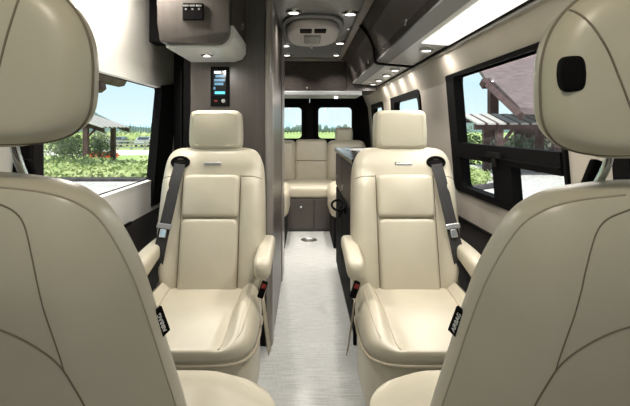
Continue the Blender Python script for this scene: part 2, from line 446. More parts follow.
# overhead cabinet left
OF = 2.2
t = thing('overhead_cabinet', 'dark overhead cabinet on the left with black switch panel', 'cabinet', (-.5, 2.47, 1.56))
poly = [(-.655, 1.945), (-.645, 1.66), (-.635, 1.581), (-.6, 1.571), (-.39, 1.571)]
for k in range(1, 7):
    a = math.radians(-90 + 90 * k / 6); poly.append((-.39 + .06 * math.cos(a), 1.631 + .06 * math.sin(a)))
poly += [(-.325, 1.945)]
obj('body', prism(poly, 'y', OF, WF - .002, bev=.006), WOOD, t, smooth=35)
obj('side_door', B(-.334, -.318, OF + .03, WF - .01, 1.66, 1.94, .004), DOORWOOD, t)
d = t.children[-1]
obj('handle', B(-.319, -.31, 2.55, 2.565, 1.7, 1.735, .002), CHROME, d)
sp0 = PX(183, 20.5, OF); sp1 = PX(203.5, 3.5, OF)
sw = obj('switch_panel', B(sp0[0], sp1[0], OF - .012, OF + .001, sp0[2], sp1[2], .003), BLACK, t)
for px in (186.5, 193, 199.5):
    p = PX(px, 6.5, OF)
    obj('switch', B(p[0] - .012, p[0] + .012, OF - .015, OF - .011, p[2] - .004, p[2] + .004, .001), STEEL, sw)
    p = PX(px, 9.5, OF)
    obj('switch_light', B(p[0] - .004, p[0] + .004, OF - .0135, OF - .011, p[2] - .005, p[2] + .003), GREYP, sw)
bm = prism([(-.43, 1.58), (-.43, 1.563), (-.385, 1.561), (-.34, 1.575), (-.318, 1.606), (-.318, 1.66), (-.33, 1.66), (-.36, 1.59)], 'y', OF + .05, WF - .003)
obj('light_valance', bm, VALANCE, t, smooth=40, label='white lit valance under the cabinet corner')
bm = B(-.62, -.43, OF + .05, WF - .003, 1.561, 1.575, .003)
obj('underside', bm, VALANCE, t)
rl = obj('reading_lamp', lathe([(.026, .012), (.032, .008), (.032, 0), (.02, -.006), (.018, -.004)], 24, cx=-.47, cy=2.42, cz=1.553), CHROME, t, smooth=40)
obj('bulb', lathe([(.001, .0), (.016, .0), (.016, -.004), (.001, -.006)], 20, cx=-.47, cy=2.42, cz=1.55), LAMPON, rl)
obj('filler_panel', B(-.812, -.645, 2.62, WF - .002, 1.65, 1.945, .004), BLACK, t, label='black filler panel towards the wall')

# ------------------------------------------------------------------ overhead cabinets right
LX, LZ = .52, 1.686
cab_names = ['nearest, its front end above the frame', 'second along, chrome handle beside the black gasket seam', 'third along, just before the black gasket band',
             'fourth along, just beyond the black gasket band', 'farthest, meeting the rear cabinet']
bounds = [1.35, 2.12, 2.84, 3.56, 4.3, 5.34]
def door_poly(off=0.0):
    pts = [(LX, LZ), (LX - .004, 1.74), (LX - .022, 1.8), (LX - .05, 1.86), (LX - .085, 1.91), (LX - .115, CZ - .003)]
    return [(x - off, z) for x, z in pts]
cab_l = ['dark glossy overhead locker nearest the camera on the right', 'second glossy overhead locker on the right, handle low in its middle',
         'glossy overhead locker on the right ending at the black band', 'small glossy overhead locker just past the black band on the right', 'farthest right overhead locker, meeting the rear cabinet']
for i in range(5):
    a, b = bounds[i], bounds[i + 1]; g = .003
    t = thing('overhead_locker', cab_l[i], 'cabinet', (.62, (a + b) / 2, LZ), 'overhead lockers along the right side')
    obj('body', prism([(.535, LZ + .004), (.77, LZ + .004), (.62, CZ - .004), (.43, CZ - .004)], 'y', a + .001, b - .001), WOOD, t)
    dp = door_poly(.0); inner = [(x + .018, z) for x, z in dp][::-1]
    d = obj('door', prism(dp + inner, 'y', a + g, b - g), DOORWOOD, t, smooth=60)
    ym = (a + b) / 2
    obj('handle', B(LX - .021, LX - .006, ym - .007, ym + .007, 1.708, 1.742, .003), CHROME, d)
t = thing('gasket_band', 'black rubber band wrapping the right overhead lockers', 'band', (.6, 3.56, 1.66))
bp = [(.78, 1.636), (.66, 1.646), (.56, 1.655), (.515, 1.664), (.502, 1.70), (.498, 1.75), (.482, 1.81), (.453, 1.865), (.418, 1.91), (.393, 1.94)]
obj('band', ribbon([(x, 3.56, z) for x, z in spline(bp, 5)], .034, .014, (0, 1, 0)), BLACK, t, smooth=40)
# light valance under lockers
vl = thing('light_valance', 'long light valance under the right overhead lockers', 'lighting valance', (.66, 3.3, 1.66))
obj('lip', prism([(LX - .004, LZ - .001), (LX - .002, LZ - .012), (.61, 1.668), (.62, 1.676), (.6, LZ - .001)], 'y', 1.3, 5.34), VALGREY, vl, label='grey sloped lip')
obj('panel', prism([(.612, 1.676), (.612, 1.668), (.815, 1.652), (.815, 1.664)], 'y', 1.3, 5.34), VALANCE, vl)
obj('diffuser', prism([(.64, 1.668), (.64, 1.659), (.785, 1.648), (.785, 1.657)], 'y', 1.32, 2.72), STRIPON, vl, label='glowing white diffuser')
obj('wall_rail', prism([(.80, 1.652), (.80, 1.632), (.815, 1.628), (.83, 1.638), (.818, 1.66)], 'y', 1.3, 5.34), TAUPE, vl, label='taupe rail with dark gap')
obj('gap_strip', B(.788, .802, 1.3, 5.34, 1.644, 1.653), BLACKM, vl)
pk_l = ['puck light under the right lockers nearest the camera', 'puck light just past the black band under the lockers', 'middle puck light in the far valance on the right', 'second to last puck light in the right valance', 'last puck light at the far end of the right valance']
for i, y in enumerate((2.9, 3.9, 4.3, 4.75, 5.15)):
    t = thing('puck_light', pk_l[i], 'lamp', (.71, y, 1.65), 'puck lights under the right lockers')
    obj('ring', lathe([(.028, .012), (.04, .008), (.042, -.002), (.03, -.006)], 28, cx=.71, cy=y, cz=1.652), STEEL, t, smooth=40)
    obj('lens', lathe([(.001, .001), (.026, .001), (.026, -.007), (.001, -.009)], 24, cx=.71, cy=y, cz=1.652), LAMPON, t)

# ------------------------------------------------------------------ ceiling
obj_c = thing('ceiling_cove', 'taupe cove strip along the ceiling beside the right lockers', 'trim strip', (.39, 3.4, 1.93))
obj('strip', prism([(.40, CZ - .001), (.37, CZ - .001), (.352, CZ - .012), (.36, CZ - .02), (.40, CZ - .02)], 'y', 1.35, 5.34), TAUPE, obj_c)
AX, AY = .062, 3.74
t = thing('air_conditioner', 'pale oval air conditioner on the ceiling', 'air conditioner', (AX, AY, 1.86))
def disc(hw, hl, z0, z1, r, n=3.0, crown=.0, N=64):
    M = Matrix.Translation((AX, AY, z1)) @ Matrix(((1, 0, 0, 0), (0, 0, 1, 0), (0, 1, 0, 0), (0, 0, 0, 1)))
    return pad(sup(hw, hl, hl, n, n, N), z1 - z0, r, crown, M=M, rings=6)
obj('rim', disc(.222, .46, 1.93, CZ - .001, .012), GREYP, t, smooth=60, label='dark recessed rim')
obj('housing', disc(.198, .41, 1.872, 1.93, .03, n=2.6, crown=.006), ACWHITE, t, smooth=60)
for x0, x1 in ((-.09, -.008), (.008, .09)):
    obj('vent', B(AX + x0, AX + x1, AY - .36, AY - .25, 1.86, 1.872, .004), BLACKM, t)
gr = obj('grille', B(AX - .062, AX + .062, AY - .14, AY + .16, 1.857, 1.868, .005), GREYP, t, label='grey square intake grille')
for k in range(6):
    y = AY - .11 + k * .045
    obj('slat', B(AX - .055, AX + .055, y, y + .012, 1.854, 1.858), STEEL, gr)
obj('knob', lathe([(.014, .01), (.014, -.012), (.008, -.016)], 16, cx=AX, cy=AY + .3, cz=1.853), CHROME, t, smooth=40)
cl = [(-.066, 3.22, 'ceiling downlight left of the air conditioner, nearest'), (.302, 3.26, 'ceiling downlight right of the air conditioner, nearest'),
      (.315, 4.38, 'ceiling downlight right beyond the air conditioner'), (.335, 5.1, 'ceiling downlight at the right end near the rear cabinet'),
      (-.7, 2.12, 'added unseen ceiling downlight brightening the upper left wall'), (.2, 1.85, 'added unseen ceiling downlight brightening the captain chairs'),  # both added above the view, for the left wall and the chairs
      (-.165, 4.52, 'ceiling downlight on the left just past the wardrobe edge'), (-.175, 5.1, 'ceiling downlight at the left end near the rear cabinet')]
for x, y, lb in cl:
    t = thing('ceiling_light', lb, 'lamp', (x, y, CZ), 'ceiling downlights')
    obj('ring', lathe([(.036, .0), (.052, -.001), (.05, -.01), (.034, -.012)], 28, cx=x, cy=y, cz=CZ), CHROME, t, smooth=40)
    obj('lens', lathe([(.001, -.002), (.033, -.002), (.033, -.012), (.001, -.014)], 24, cx=x, cy=y, cz=CZ), LAMPON, t)
t = thing('added_dome_lamp', 'added round dome lamp, unseen in the cab roof, lighting the seat backs', 'lamp', (0, -.15, CZ))  # added out of view to brighten the backs of the cab seats
obj('ring', lathe([(.13, 0), (.135, -.01), (.12, -.025), (.11, -.02)], 32, cx=0, cy=-.15, cz=CZ), ACWHITE, t, smooth=40)
obj('lens', lathe([(.001, -.004), (.11, -.004), (.105, -.022), (.001, -.03)], 32, cx=0, cy=-.15, cz=CZ), LAMPON, t, smooth=40)
obj_s = thing('ceiling_sensor', 'tiny chrome sensor on the ceiling right of the air conditioner', 'sensor', (.26, 3.75, CZ))
obj('dome', lathe([(.016, 0), (.016, -.008), (.008, -.014)], 16, cx=.335, cy=3.75, cz=CZ), CHROME, obj_s, smooth=40)

# ------------------------------------------------------------------ rear overhead cabinet
RY = 5.36
t = thing('rear_overhead_cabinet', 'wide dark cabinet above the rear windows', 'cabinet', (.1, RY + .3, 1.52))
obj('body', B(-.75, .78, RY + .02, 6.1, 1.6, CZ - .004), WOOD, t)
d = obj('door', B(-.34, .455, RY, RY + .02, 1.605, 1.915, .004), DOORWOOD, t)
obj('knob', xf(lathe([(.004, 0), (.004, .012), (.009, .014), (.009, .02)], 16), Matrix.Translation((.035, RY, 1.63)) @ Matrix.Rotation(PI / 2, 4, 'X')), CHROME, d, smooth=40)
obj('top_rail', B(-.34, .43, RY - .01, RY + .02, 1.917, CZ - .001, .003), TAUPE, t, label='taupe upper rail')
obj('bottom_rail', B(-.7, .62, RY - .02, 5.9, 1.548, 1.598, .01), VALGREY, t, label='pale grey bottom rail')
for x in (-.25, .35):
    rl = obj('spot_lamp', lathe([(.02, .01), (.022, 0), (.015, -.01)], 18, cx=x, cy=RY + .1, cz=1.533), LAMPON, t)

# ------------------------------------------------------------------ galley on the right
t = thing('galley_cabinet', 'dark laminate galley cabinet behind the right captain chair', 'cabinet', (.55, 3.5, 0))
obj('body', B(.285, .7, 2.78, 4.3, .0, .995), WOOD, t)
obj('end_panel', B(.272, .5, 2.76, 2.78, .0, .995, .003), BLACKM, t)
for a, b, z0, z1, n in ((3.62, 4.28, .72, .985, 'drawer'), (2.8, 3.58, .72, .985, 'drawer')):
    d = obj(n, B(.272, .286, a, b, z0, z1, .004), DOORWOOD, t)
    obj('latch', B(.262, .274, b - .14, b - .1, z0 + .05, z0 + .085, .003), STEEL, d)
for a, b in ((3.62, 4.28), (2.8, 3.58)):
    obj('door', B(.274, .286, a, b, .06, .7, .004), BLACK, t, label='black lower door')
w = tag(obj('worktop', B(.262, .71, 2.74, 4.33, .997, 1.032, .008), COUNTER), 'glossy dark worktop on the galley cabinet', 'worktop')
origin_to(w, (.58, 3.5, .997))
t = thing('sink', 'chrome rimmed sink set in the dark worktop', 'sink', (.52, 3.75, 1.032))
fnz = lambda u, v, q: (u, v, q)
obj('rim', ring_frame(rr(.33, .6, 3.5, 4.0, .06), rr(.348, .582, 3.518, 3.982, .05), fnz, 1.032, 1.04), CHROME, t, smooth=40)
obj('basin', sheet(rr(.348, .582, 3.518, 3.982, .05), fnz, 1.0325, 1.034), STEEL, t)
t = thing('faucet', 'chrome faucet behind the sink', 'faucet', (.65, 3.75, 1.032))
obj('spout', tube(spline([(.65, 3.75, 1.032), (.65, 3.75, 1.08), (.62, 3.75, 1.1), (.55, 3.75, 1.09)], 5), .009), CHROME, t, smooth=60)
obj('lever', B(.655, .7, 3.74, 3.76, 1.08, 1.09, .003), CHROME, t)
t = thing('cup_holder', 'black ring cup holder on the side of the galley', 'cup holder', (.245, 3.3, .68))
pts = [(.228 + .045 * math.cos(2 * PI * k / 24), 3.3 + .09 * math.sin(2 * PI * k / 24), .69 + .02 * math.sin(2 * PI * k / 24)) for k in range(24)]
obj('ring', tube(pts, .008, 8, True), BLACK, t, smooth=60)
obj('bracket', B(.262, .275, 3.27, 3.33, .64, .69, .004), BLACK, t)
obj('cradle', tube(spline([(.25, 3.24, .67), (.232, 3.25, .63), (.232, 3.3, .61), (.232, 3.35, .63), (.25, 3.36, .67)], 4), .005), BLACK, t, smooth=60)

# ------------------------------------------------------------------ rear sofa
FLIPUP = Matrix(((1, 0, 0, 0), (0, 0, 1, 0), (0, -1, 0, 0), (0, 0, 0, 1)))   # pad face -y -> +z, v -> y
sofa = thing('rear_sofa', 'cream leather rear lounge sofa across the back', 'sofa', (.08, 6.2, 0))
obj('base', B(-.3, .6, 5.8, 6.88, 0, .38), WOOD, sofa)
for a, b in ((-.28, .112), (.118, .5)):
    d = obj('base_door', B(a, b, 5.785, 5.8, .03, .375, .004), WOOD, sofa)
    if a < 0: obj('knob', xf(lathe([(.005, 0), (.005, .01), (.013, .014), (.013, .02)], 16), Matrix.Translation((-.035, 5.785, .29)) @ Matrix.Rotation(PI / 2, 4, 'X')), CHROME, d, smooth=40)
M = Matrix.Translation((.08, 6.2, .38)) @ FLIPUP
obj('seat_cushion', pad(sup(.34, .42, .41, 6, 6), .15, .06, .015, M=M), LEATHER, sofa, smooth=60)
def backpad(x0, x1, z0, z1, y, th, r, crown, tilt=6, n=6):
    cx, cz = (x0 + x1) / 2, (z0 + z1) / 2
    M = Matrix.Translation((cx, y, cz)) @ Matrix.Rotation(math.radians(-tilt), 4, 'X')
    return pad(sup((x1 - x0) / 2, (z1 - z0) / 2, (z1 - z0) / 2, n, n), th, r, crown, M=M)
b = obj('backrest', backpad(-.12, .31, .46, 1.04, 6.7, .15, .04, .02, n=9), LEATHER, sofa, smooth=60)
obj('backrest', backpad(-.4, -.105, .46, 1.03, 6.72, .19, .07, .02), LEATHER, sofa, smooth=60)
obj('backrest', backpad(.295, .82, .46, 1.03, 6.72, .19, .07, .02), LEATHER, sofa, smooth=60)
obj('seam', tube([(-.1, 6.54, .775), (0, 6.533, .775), (.1, 6.53, .775), (.2, 6.533, .775), (.29, 6.54, .775)], .004, 6), SEAM, b)
h = obj('headrest', backpad(.415, .65, 1.0, 1.205, 6.72, .11, .04, .012, tilt=2), LEATHER, sofa, smooth=60)
for sgn, nm in ((-1, 'left'), (1, 'right')):
    bx0, bx1 = ((-.5, -.155) if sgn < 0 else (.26, .66))
    t = thing('side_bench', 'cream topped %s side bench in front of rear sofa' % nm, 'bench', ((bx0 + bx1) / 2, 5.2, 0), 'side benches by the rear sofa')
    obj('base', B(bx0 + (.0 if sgn < 0 else .035), bx1 - (.035 if sgn < 0 else 0), 4.98, 5.76, 0, .3), BLACKM, t)
    M = Matrix.Translation(((bx0 + bx1) / 2, 5.36, .3)) @ FLIPUP
    obj('cushion', pad(sup((bx1 - bx0) / 2, .41, .41, 6, 6), .3, .09, .012, M=M), LEATHER, t, smooth=60)
t = thing('table_socket', 'round chrome table leg socket in the floor', 'floor socket', (.054, 5.36, 0))
obj('flange', lathe([(.088, 0), (.086, .006), (.06, .012), (.05, .012), (.047, .006)], 32, cx=.054, cy=5.36), STEEL, t, smooth=40)
obj('cap', lathe([(.045, .004), (.044, .02), (.03, .03)], 24, cx=.054, cy=5.36), SATIN, t, smooth=40)

# ------------------------------------------------------------------ captain chairs
def captain(cx, m, label):
    """m=+1: aisle on the +x side (left chair); m=-1: the right chair"""
    root = thing('captain_chair', label, 'chair', (cx, 2.45, 0), 'captain chairs')
    A = math.radians(15)
    MB = Matrix.Translation((0, -.165, .42)) @ Matrix.Rotation(-A, 4, 'X')
    L = .70
    # backrest shell with raised side bolsters
    def f(u, v):
        s = smooth(.13, .2, abs(u)) * (1 - smooth(.5, .6, v + .0)) * smooth(-.05, .1, v)
        return .035 * s - .02 * smooth(.6, .7, v)
    ol = [(x, z + .35) for x, z in sup(.248, .355, .36, 7, 6, 84, wt=.95, wb=1.02)]
    bmr = pad(ol, .06, .045, .004, cz=.35, f=f, rings=14, back=-.11)
    keep = bmr.copy()
    back = obj('backrest', xf(bmr, MB), LEATHER, root, False, 60)
    def onback(pts, r, name, m_, lift=0.0, par=back):
        q = project(keep, pts, lift)
        obj(name, xf(tube(q, r, 6), MB), m_, par, False, 60)
    # centre inserts
    for z0, z1, nm in ((.015, .355, 'lower_insert'), (.36, .56, 'upper_insert')):
        c = (z0 + z1) / 2; hh = (z1 - z0) / 2
        nt_, nb_ = (12, 16) if nm == 'lower_insert' else (9, 14)
        o2 = [(x, z + c) for x, z in sup(.132, hh, hh, nt_, nb_)]
        ins = obj(nm, xf(pad(o2, .086, .016, .01, cz=c, back=.02), MB), LEATHER, back, False, 60)
    # shoulder seams
    for s in (-1, 1):
        onback([(s * (.14 + .105 * k / 8), .555 - .015 * (k / 8) ** 2) for k in range(8)], .0022, 'seam', SEAM)
        onback([(s * .136, .03 + .53 * k / 20) for k in range(21)], .002, 'seam', SEAM)
    # badge
    q = project(keep, [(.0, .615)])[0]
    obj('badge', xf(B(-.042, .042, q.y - .004, q.y + .006, .607, .623, .003), MB), CHROME if m < 0 else STEEL, back, False)
    obj('badge_slot', xf(B(-.036, .036, q.y - .0055, q.y - .003, .611, .619, .001), MB), VALANCE if m < 0 else GREYP, back, False)
    # belt guide on the outer shoulder
    ux = -.155 * m
    q = project(keep, [(ux, .615)])[0]
    ring = [(ux + .04 * math.cos(2 * PI * k / 20), q.y - .003, .622 + .024 * math.sin(2 * PI * k / 20)) for k in range(20)]
    obj('belt_guide', xf(tube(ring, .007, 8, True), MB), BLACK, back, False, 60)
    obj('guide_slot', xf(B(ux - .034, ux + .034, q.y - .004, q.y + .003, .608, .636, .008), MB), BLACKM, back, False)
    # headrest
    hm = Matrix.Translation((0, .035, 1.185)) @ Matrix.Rotation(math.radians(-4), 4, 'X')
    hr = obj('headrest', xf(pad(sup(.127, .1, .095, 9, 7, 84, wt=.97), .055, .025, .006, back=-.07), hm), LEATHER, root, False, 60)
    kp = pad(sup(.127, .1, .095, 9, 7, 84, wt=.97), .055, .025, .006, back=-.07)
    fr = [(x, z) for x, z in sup(.102, .082, .074, 9, 7, 60)]
    q = project(kp, fr); obj('headrest_piping', xf(tube(q, .0016, 6, True), hm), LEATHER, hr, False, 60); kp.free()
    for s in (-1, 1):
        obj('headrest_post', tube([(s * .06, .04, 1.05), (s * .06, .04, 1.13)], .006), CHROME, hr, False, 60)
    # seat cushion
    SC = Matrix.Translation((0, -.36, .33)) @ FLIPUP
    def g(u, v):
        e = smooth(.14, .2, abs(u)) * .042 * (1 - .45 * smooth(-.1, -.27, v)) - .012 * math.exp(-((abs(u) - (.165 + .13 * min(0, v))) / .014) ** 2)
        return e - .06 * smooth(-.06, -.3, v) + .01 * smooth(0, .2, v)
    so = sup(.25, .24, .3, 7, 4.2, 84, wt=.98)
    sb = pad(so, .14, .075, .012, f=g, rings=22)
    kp2 = sb.copy()
    seat = obj('seat_cushion', xf(sb, SC), LEATHER, root, False, 60)
    for s in (-1, 1):
        pts = spline([(s * .165, .2), (s * .16, 0), (s * .15, -.15), (s * .138, -.24), (s * .125, -.285)], 6)
        q = project(kp2, pts)
        obj('seam', xf(tube(q, .0035, 6), SC), PIPING, seat, False, 60)
        pts = spline([(s * .215, .1), (s * .218, -.08), (s * .205, -.2), (s * .19, -.245)], 6)
        q = project(kp2, pts); obj('seam', xf(tube(q, .002, 6), SC), PIPING, seat, False, 60)
    kp2.free()
    pip = [(x * 1.003, y - .36 - 0.003, .345 + .0 * x) for x, y in so]
    obj('cushion_piping', tube(pip, .006, 6, True), PIPING, seat, False, 60)
    # skirt and pedestal
    sk = sup(.24, .22, .285, 7, 4.2, 72)
    bm = pad(sk, .23, .02, 0, M=Matrix.Translation((0, -.36, .12)) @ FLIPUP, rings=3)
    skirt = obj('skirt', bm, LEATHER, root, False, 60)
    obj('skirt_seam', tube([(m * .06, -.36 - .285, .14), (m * .06, -.36 - .286, .33)], .003, 6), PIPING, skirt, False)
    obj('pedestal', B(-.17, .17, -.55, -.2, 0, .13, .01), BLACKM, root, False, label='black floor pedestal')
    # armrests
    for s, nm in ((m, 'inner'), (-m, 'outer')):
        x = s * (.262 if s == m else .245)
        aol = [(y, z) for y, z in sup(.17, .045, .05, 4, 3.5, 56)]
        bm = bmesh.new()
        # body: swept rounded section along y, dropping at the front
        path = [(.03, .64, .7), (-.02, .645, .95), (-.12, .645, 1.0), (-.24, .64, 1.03), (-.34, .632, 1.05), (-.385, .626, 1.0), (-.41, .62, .72), (-.42, .615, .3)]
        path = spline(path, 4); rings = []
        for y, z, k in path:
            drop = 1 + .45 * smooth(-.2, -.4, y)
            rings.append([bm.verts.new((x + a * .8 * k, y, z + (b_ if b_ > 0 else b_ * drop) * k)) for a, b_ in sup(.044, .036, .036, 3, 3, 24)])
        for P, Q in zip(rings, rings[1:]):
            for k in range(24): bm.faces.new((P[k], P[(k + 1) % 24], Q[(k + 1) % 24], Q[k]))
        bm.faces.new(rings[0]); bm.faces.new(rings[-1][::-1])
        arm = obj('armrest', bm, LEATHER, root, False, 60)
        obj('arm_bracket', B(x - s * .02 - .012, x - s * .02 + .012, -.2, -.06, .42, .64, .008), LEATHER if s == m else BLACK, arm, False, 40)
    # recline lever housing & buckle on aisle side
    xs = m * .262
    bk = obj('buckle', xf(B(-.013, .013, -.011, .011, -.036, .036, .005), Matrix.Translation((xs, -.36, .525)) @ Matrix.Rotation(math.radians(18), 4, 'Y')), BLACK, root, False, 40)
    obj('release_button', xf(B(-.009, .009, -.0135, -.010, .008, .028, .002), Matrix.Translation((xs, -.36, .525)) @ Matrix.Rotation(math.radians(18), 4, 'Y')), RED, bk, False)
    obj('buckle_strap', ribbon([(xs, -.35, .48), (xs + m * .006, -.32, .4), (xs + m * .016, -.26, .26), (xs + m * .02, -.22, .2)], .035, .004, (.25, 1, 0)), PIPING, bk, False)
    # shoulder belt across the outer bolster
    q0 = MB @ project(keep, [(ux, .612)], .008)[0]
    cs = [q0]
    for uu, vv in ((-.168, .52), (-.18, .42), (-.195, .32), (-.21, .22), (-.228, .12)):
        cs.append(MB @ project(keep, [(uu * m, vv)], .01)[0])
    cs += [Vector((-.262 * m, -.26, .44)), Vector((-.272 * m, -.25, .36))]
    b1 = obj('seat_belt', ribbon(spline([tuple(c) for c in cs], 5), .052, .003, (1, 0, 0)), BELT, root, False, 60)
    c = cs[3] + Vector((0, -.01, 0))
    Ml = Matrix.Translation(c) @ Matrix.Rotation(-A, 4, 'X') @ Matrix.Rotation(math.radians(8) * m, 4, 'Y')
    ton = obj('belt_tongue', xf(B(-.034, .034, -.006, .006, -.012, .012, .003), Ml), STEEL if m < 0 else GREYP, b1, False)
    obj('tongue_plate', xf(B(-.015, .015, -.004, .002, -.05, -.012, .003), Ml), CHROME, ton, False)
    keep.free()
    return root
captain(-.435, 1, 'cream leather captain chair on the left, before the dark wardrobe')
captain(.475, -1, 'cream leather captain chair on the right, before the galley')

# ------------------------------------------------------------------ cab seats, turned to face the rear
def cab_seat(cx, hx, m, label, hz, cush_x, cush_hw, button, dz, hw):
    """m: direction of the aisle from the seat centre"""
    root = thing('cab_seat', label, 'seat', (cx, .95, 0), 'swivelled cab seats')
    # backrest profile: (half width, world z); the back leans towards the camera
    prof = [(.2, .42), (.225, .55), (.242, .68), (.235, .78), (.221, .89), (.212, .96), (.2, 1.03), (.178, 1.09), (.155, 1.117), (.12, 1.132), (.06, 1.14), (0, 1.141)]
    prof = [(w_, z_ + dz * smooth(.9, 1.1, z_)) for w_, z_ in prof]
    pr = spline(prof, 5)
    ol = [(w, z - .42) for w, z in pr] + [(-w, z - .42) for w, z in pr[::-1][1:]]
    ol += [(-.2 + .4 * k / 8, 0) for k in range(1, 8)]
    tilt = math.radians(24)
    MB = Matrix.Translation((0, -.04, .42)) @ Matrix.Rotation(tilt, 4, 'X') @ Matrix.Diagonal((1, 1, 1 / math.cos(tilt), 1))
    def f(u, v):
        return -.02 * smooth(.12, .2, abs(u)) - .03 * smooth(.6, .74, v)
    bmr = pad(ol, .07, .05, .012, cz=.35, f=f, rings=14, back=-.035, backr=.04)
    keep = bmr.copy()
    back = obj('backrest', xf(bmr, MB), LEATHER, root, False, 60)
    def line(pts, r, name, mm, lift=0):
        q = project(keep, pts, lift); obj(name, xf(tube(q, r, 6), MB), mm, back, False, 60)
    W = lambda pts: [(u, z - .42) for u, z in pts]
    def rim(w, z, a, lift=.001):
        ang = math.radians(a); hwm = max(abs(x) for x, _ in ol); k = 1 - .05 * (1 - math.cos(ang)) / hwm
        d = .07 - .05 + .05 * math.sin(ang) + lift
        return Vector((w * k, -(d + math.sin(ang) * f(w, z - .42)), .35 + (z - .42 - .35) * k))
    for s in (-1, 1):
        line(spline(W([(s * .055, 1.128 + dz), (s * .085, 1.118 + dz), (s * .1, 1.1 + dz), (s * .109, 1.06), (s * .114, 1.0), (s * .117, .96), (s * .118, .935)]), 5), .001, 'seam', SEAM)
        q = [rim(s * w_, z_, 12) for w_, z_ in spline(prof[2:11], 4)]
        obj('edge_piping', xf(tube(q, .0014, 6), MB), PIPING, back, False, 60)
    arc = [(.047, 1.0), (.083, .98), (.112, .948), (.125, .908), (.134, .86), (.142, .78)]
    line(spline(W([(-u_, z_) for u_, z_ in arc[::-1]] + [(0, 1.008)] + arc), 6), .0013, 'pocket_seam', SEAM)
    # tag in the side seam
    q = rim(m * .215, .935, 0) + Vector((m * .001, .022, 0))
    TM = MB @ Matrix.Translation(q) @ Matrix.Rotation(math.radians(-10 * m), 4, 'Y') @ Matrix.Rotation(math.radians(58 * m), 4, 'Z')
    tagp = obj('airbag_tag', xf(B(-.0085, .0085, -.002, .003, -.02, .02, .001), TM), BLACK, back, False)
    tb = text_bm('AIRBAG', .0085)
    RT = Matrix(((0, -1, 0, 0), (0, 0, -1, 0), (1, 0, 0, 0), (0, 0, 0, 1)))
    obj('lettering', xf(tb, TM @ Matrix.Translation((0, -.0023, 0)) @ RT), TAGTXT, tagp, False)
    # headrest
    ho = sup(hw, .118, .08, 2.5, 3.6, 84)
    HY = -.375
    hm = Matrix.Translation((hx - cx, HY, hz)) @ Matrix.Rotation(math.radians(6), 4, 'X') @ Matrix.Rotation(math.radians(4 * m), 4, 'Y')
    hb = pad(ho, .045, .028, .012, back=-.022, backr=.03); kh = hb.copy()
    hr = obj('headrest', xf(hb, hm), LEATHER, root, False, 60)
    for s in (-1, 1):
        if button: pts = spline([(s * .112, .085), (s * .104, .07), (s * .088, .04), (s * .077, .01), (s * .063, -.03), (s * .05, -.068)], 8)
        else: pts = spline([(s * .09, .09), (s * .084, .067), (s * .0785, .045), (s * .074, .025), (s * .067, -.01), (s * .058, -.068)], 8)
        q = project(kh, pts)
        obj('stitching', xf(tube(q, .0013, 6), hm), SEAM, hr, False, 60)
    q = [Vector((x, -.019, z)) for x, z in ho]
    obj('headrest_piping', xf(tube([p + Vector((0, .0, 0)) for p in q], .0018, 6, True), hm), SEAM, hr, False, 60)
    if button:
        q = project(kh, [(m * .121, .016)], 0)[0]
        bt = [(x + m * .121, z + .016) for x, z in sup(.0135, .0195, .0185, 4, 4, 40, wt=.9, wb=.92)]
        obj('release_button', xf(pad(bt, -q.y + .004, .005, .001, cx=m * .121, cz=.016, back=-q.y - .012, rings=3), hm @ Matrix.Translation((0, 0, 0))), BLACK, hr, False, 60)
    lo = sup(.09, .012, .014, 4, 2.6, 48)
    obj('headrest_underside', xf(pad([(x, z - .072) for x, z in lo], .02, .008, .0, cz=-.072, back=-.05, rings=4), hm), LEATHER, hr, False, 60)
    kh.free()
    for s in (-1, 1):
        x = hx - cx + s * .04
        obj('headrest_post', tube(spline([(x, HY + .02, hz - .07), (x, HY + .03, hz - .1), (x + m * .008, HY + .05, 1.115)], 4), .0055, 10), CHROME, hr, False, 60)
        obj('post_sleeve', xf(B(-.008, .008, -.008, .008, -.035, .02, .004), Matrix.Translation((x - m * .004, HY + .066, 1.14)) @ Matrix.Rotation(math.radians(-22 * m), 4, 'Y')), BLACK, hr, False)
    # cushion stretches towards the rear of the van
    CM = Matrix.Translation((cush_x - cx, .17, .385)) @ FLIPUP
    def g(u, v): return -.05 * smooth(.08, .26, abs(u)) - .05 * smooth(.1, .33, v)
    obj('seat_cushion', xf(pad(sup(cush_hw, .34, .36, 2.9, 6, 84), .17, .07, .02, f=g, rings=16), CM), LEATHER, root, False, 60)
    obj('seat_base', B(cush_x - cx - .2, cush_x - cx + .2, -.12, .38, 0, .39, .02), BLACKM, root, False, 40, label='black seat pedestal')
    keep.free()
    return root
cab_seat(-.411, -.388, 1, 'cream leather cab seat on the left, back turned to the camera', 1.267, -.35, .29, False, .006, .153)
cab_seat(.425, .406, -1, 'cream leather cab seat on the right, headrest with black button', 1.254, .43, .275, True, -.004, .143)

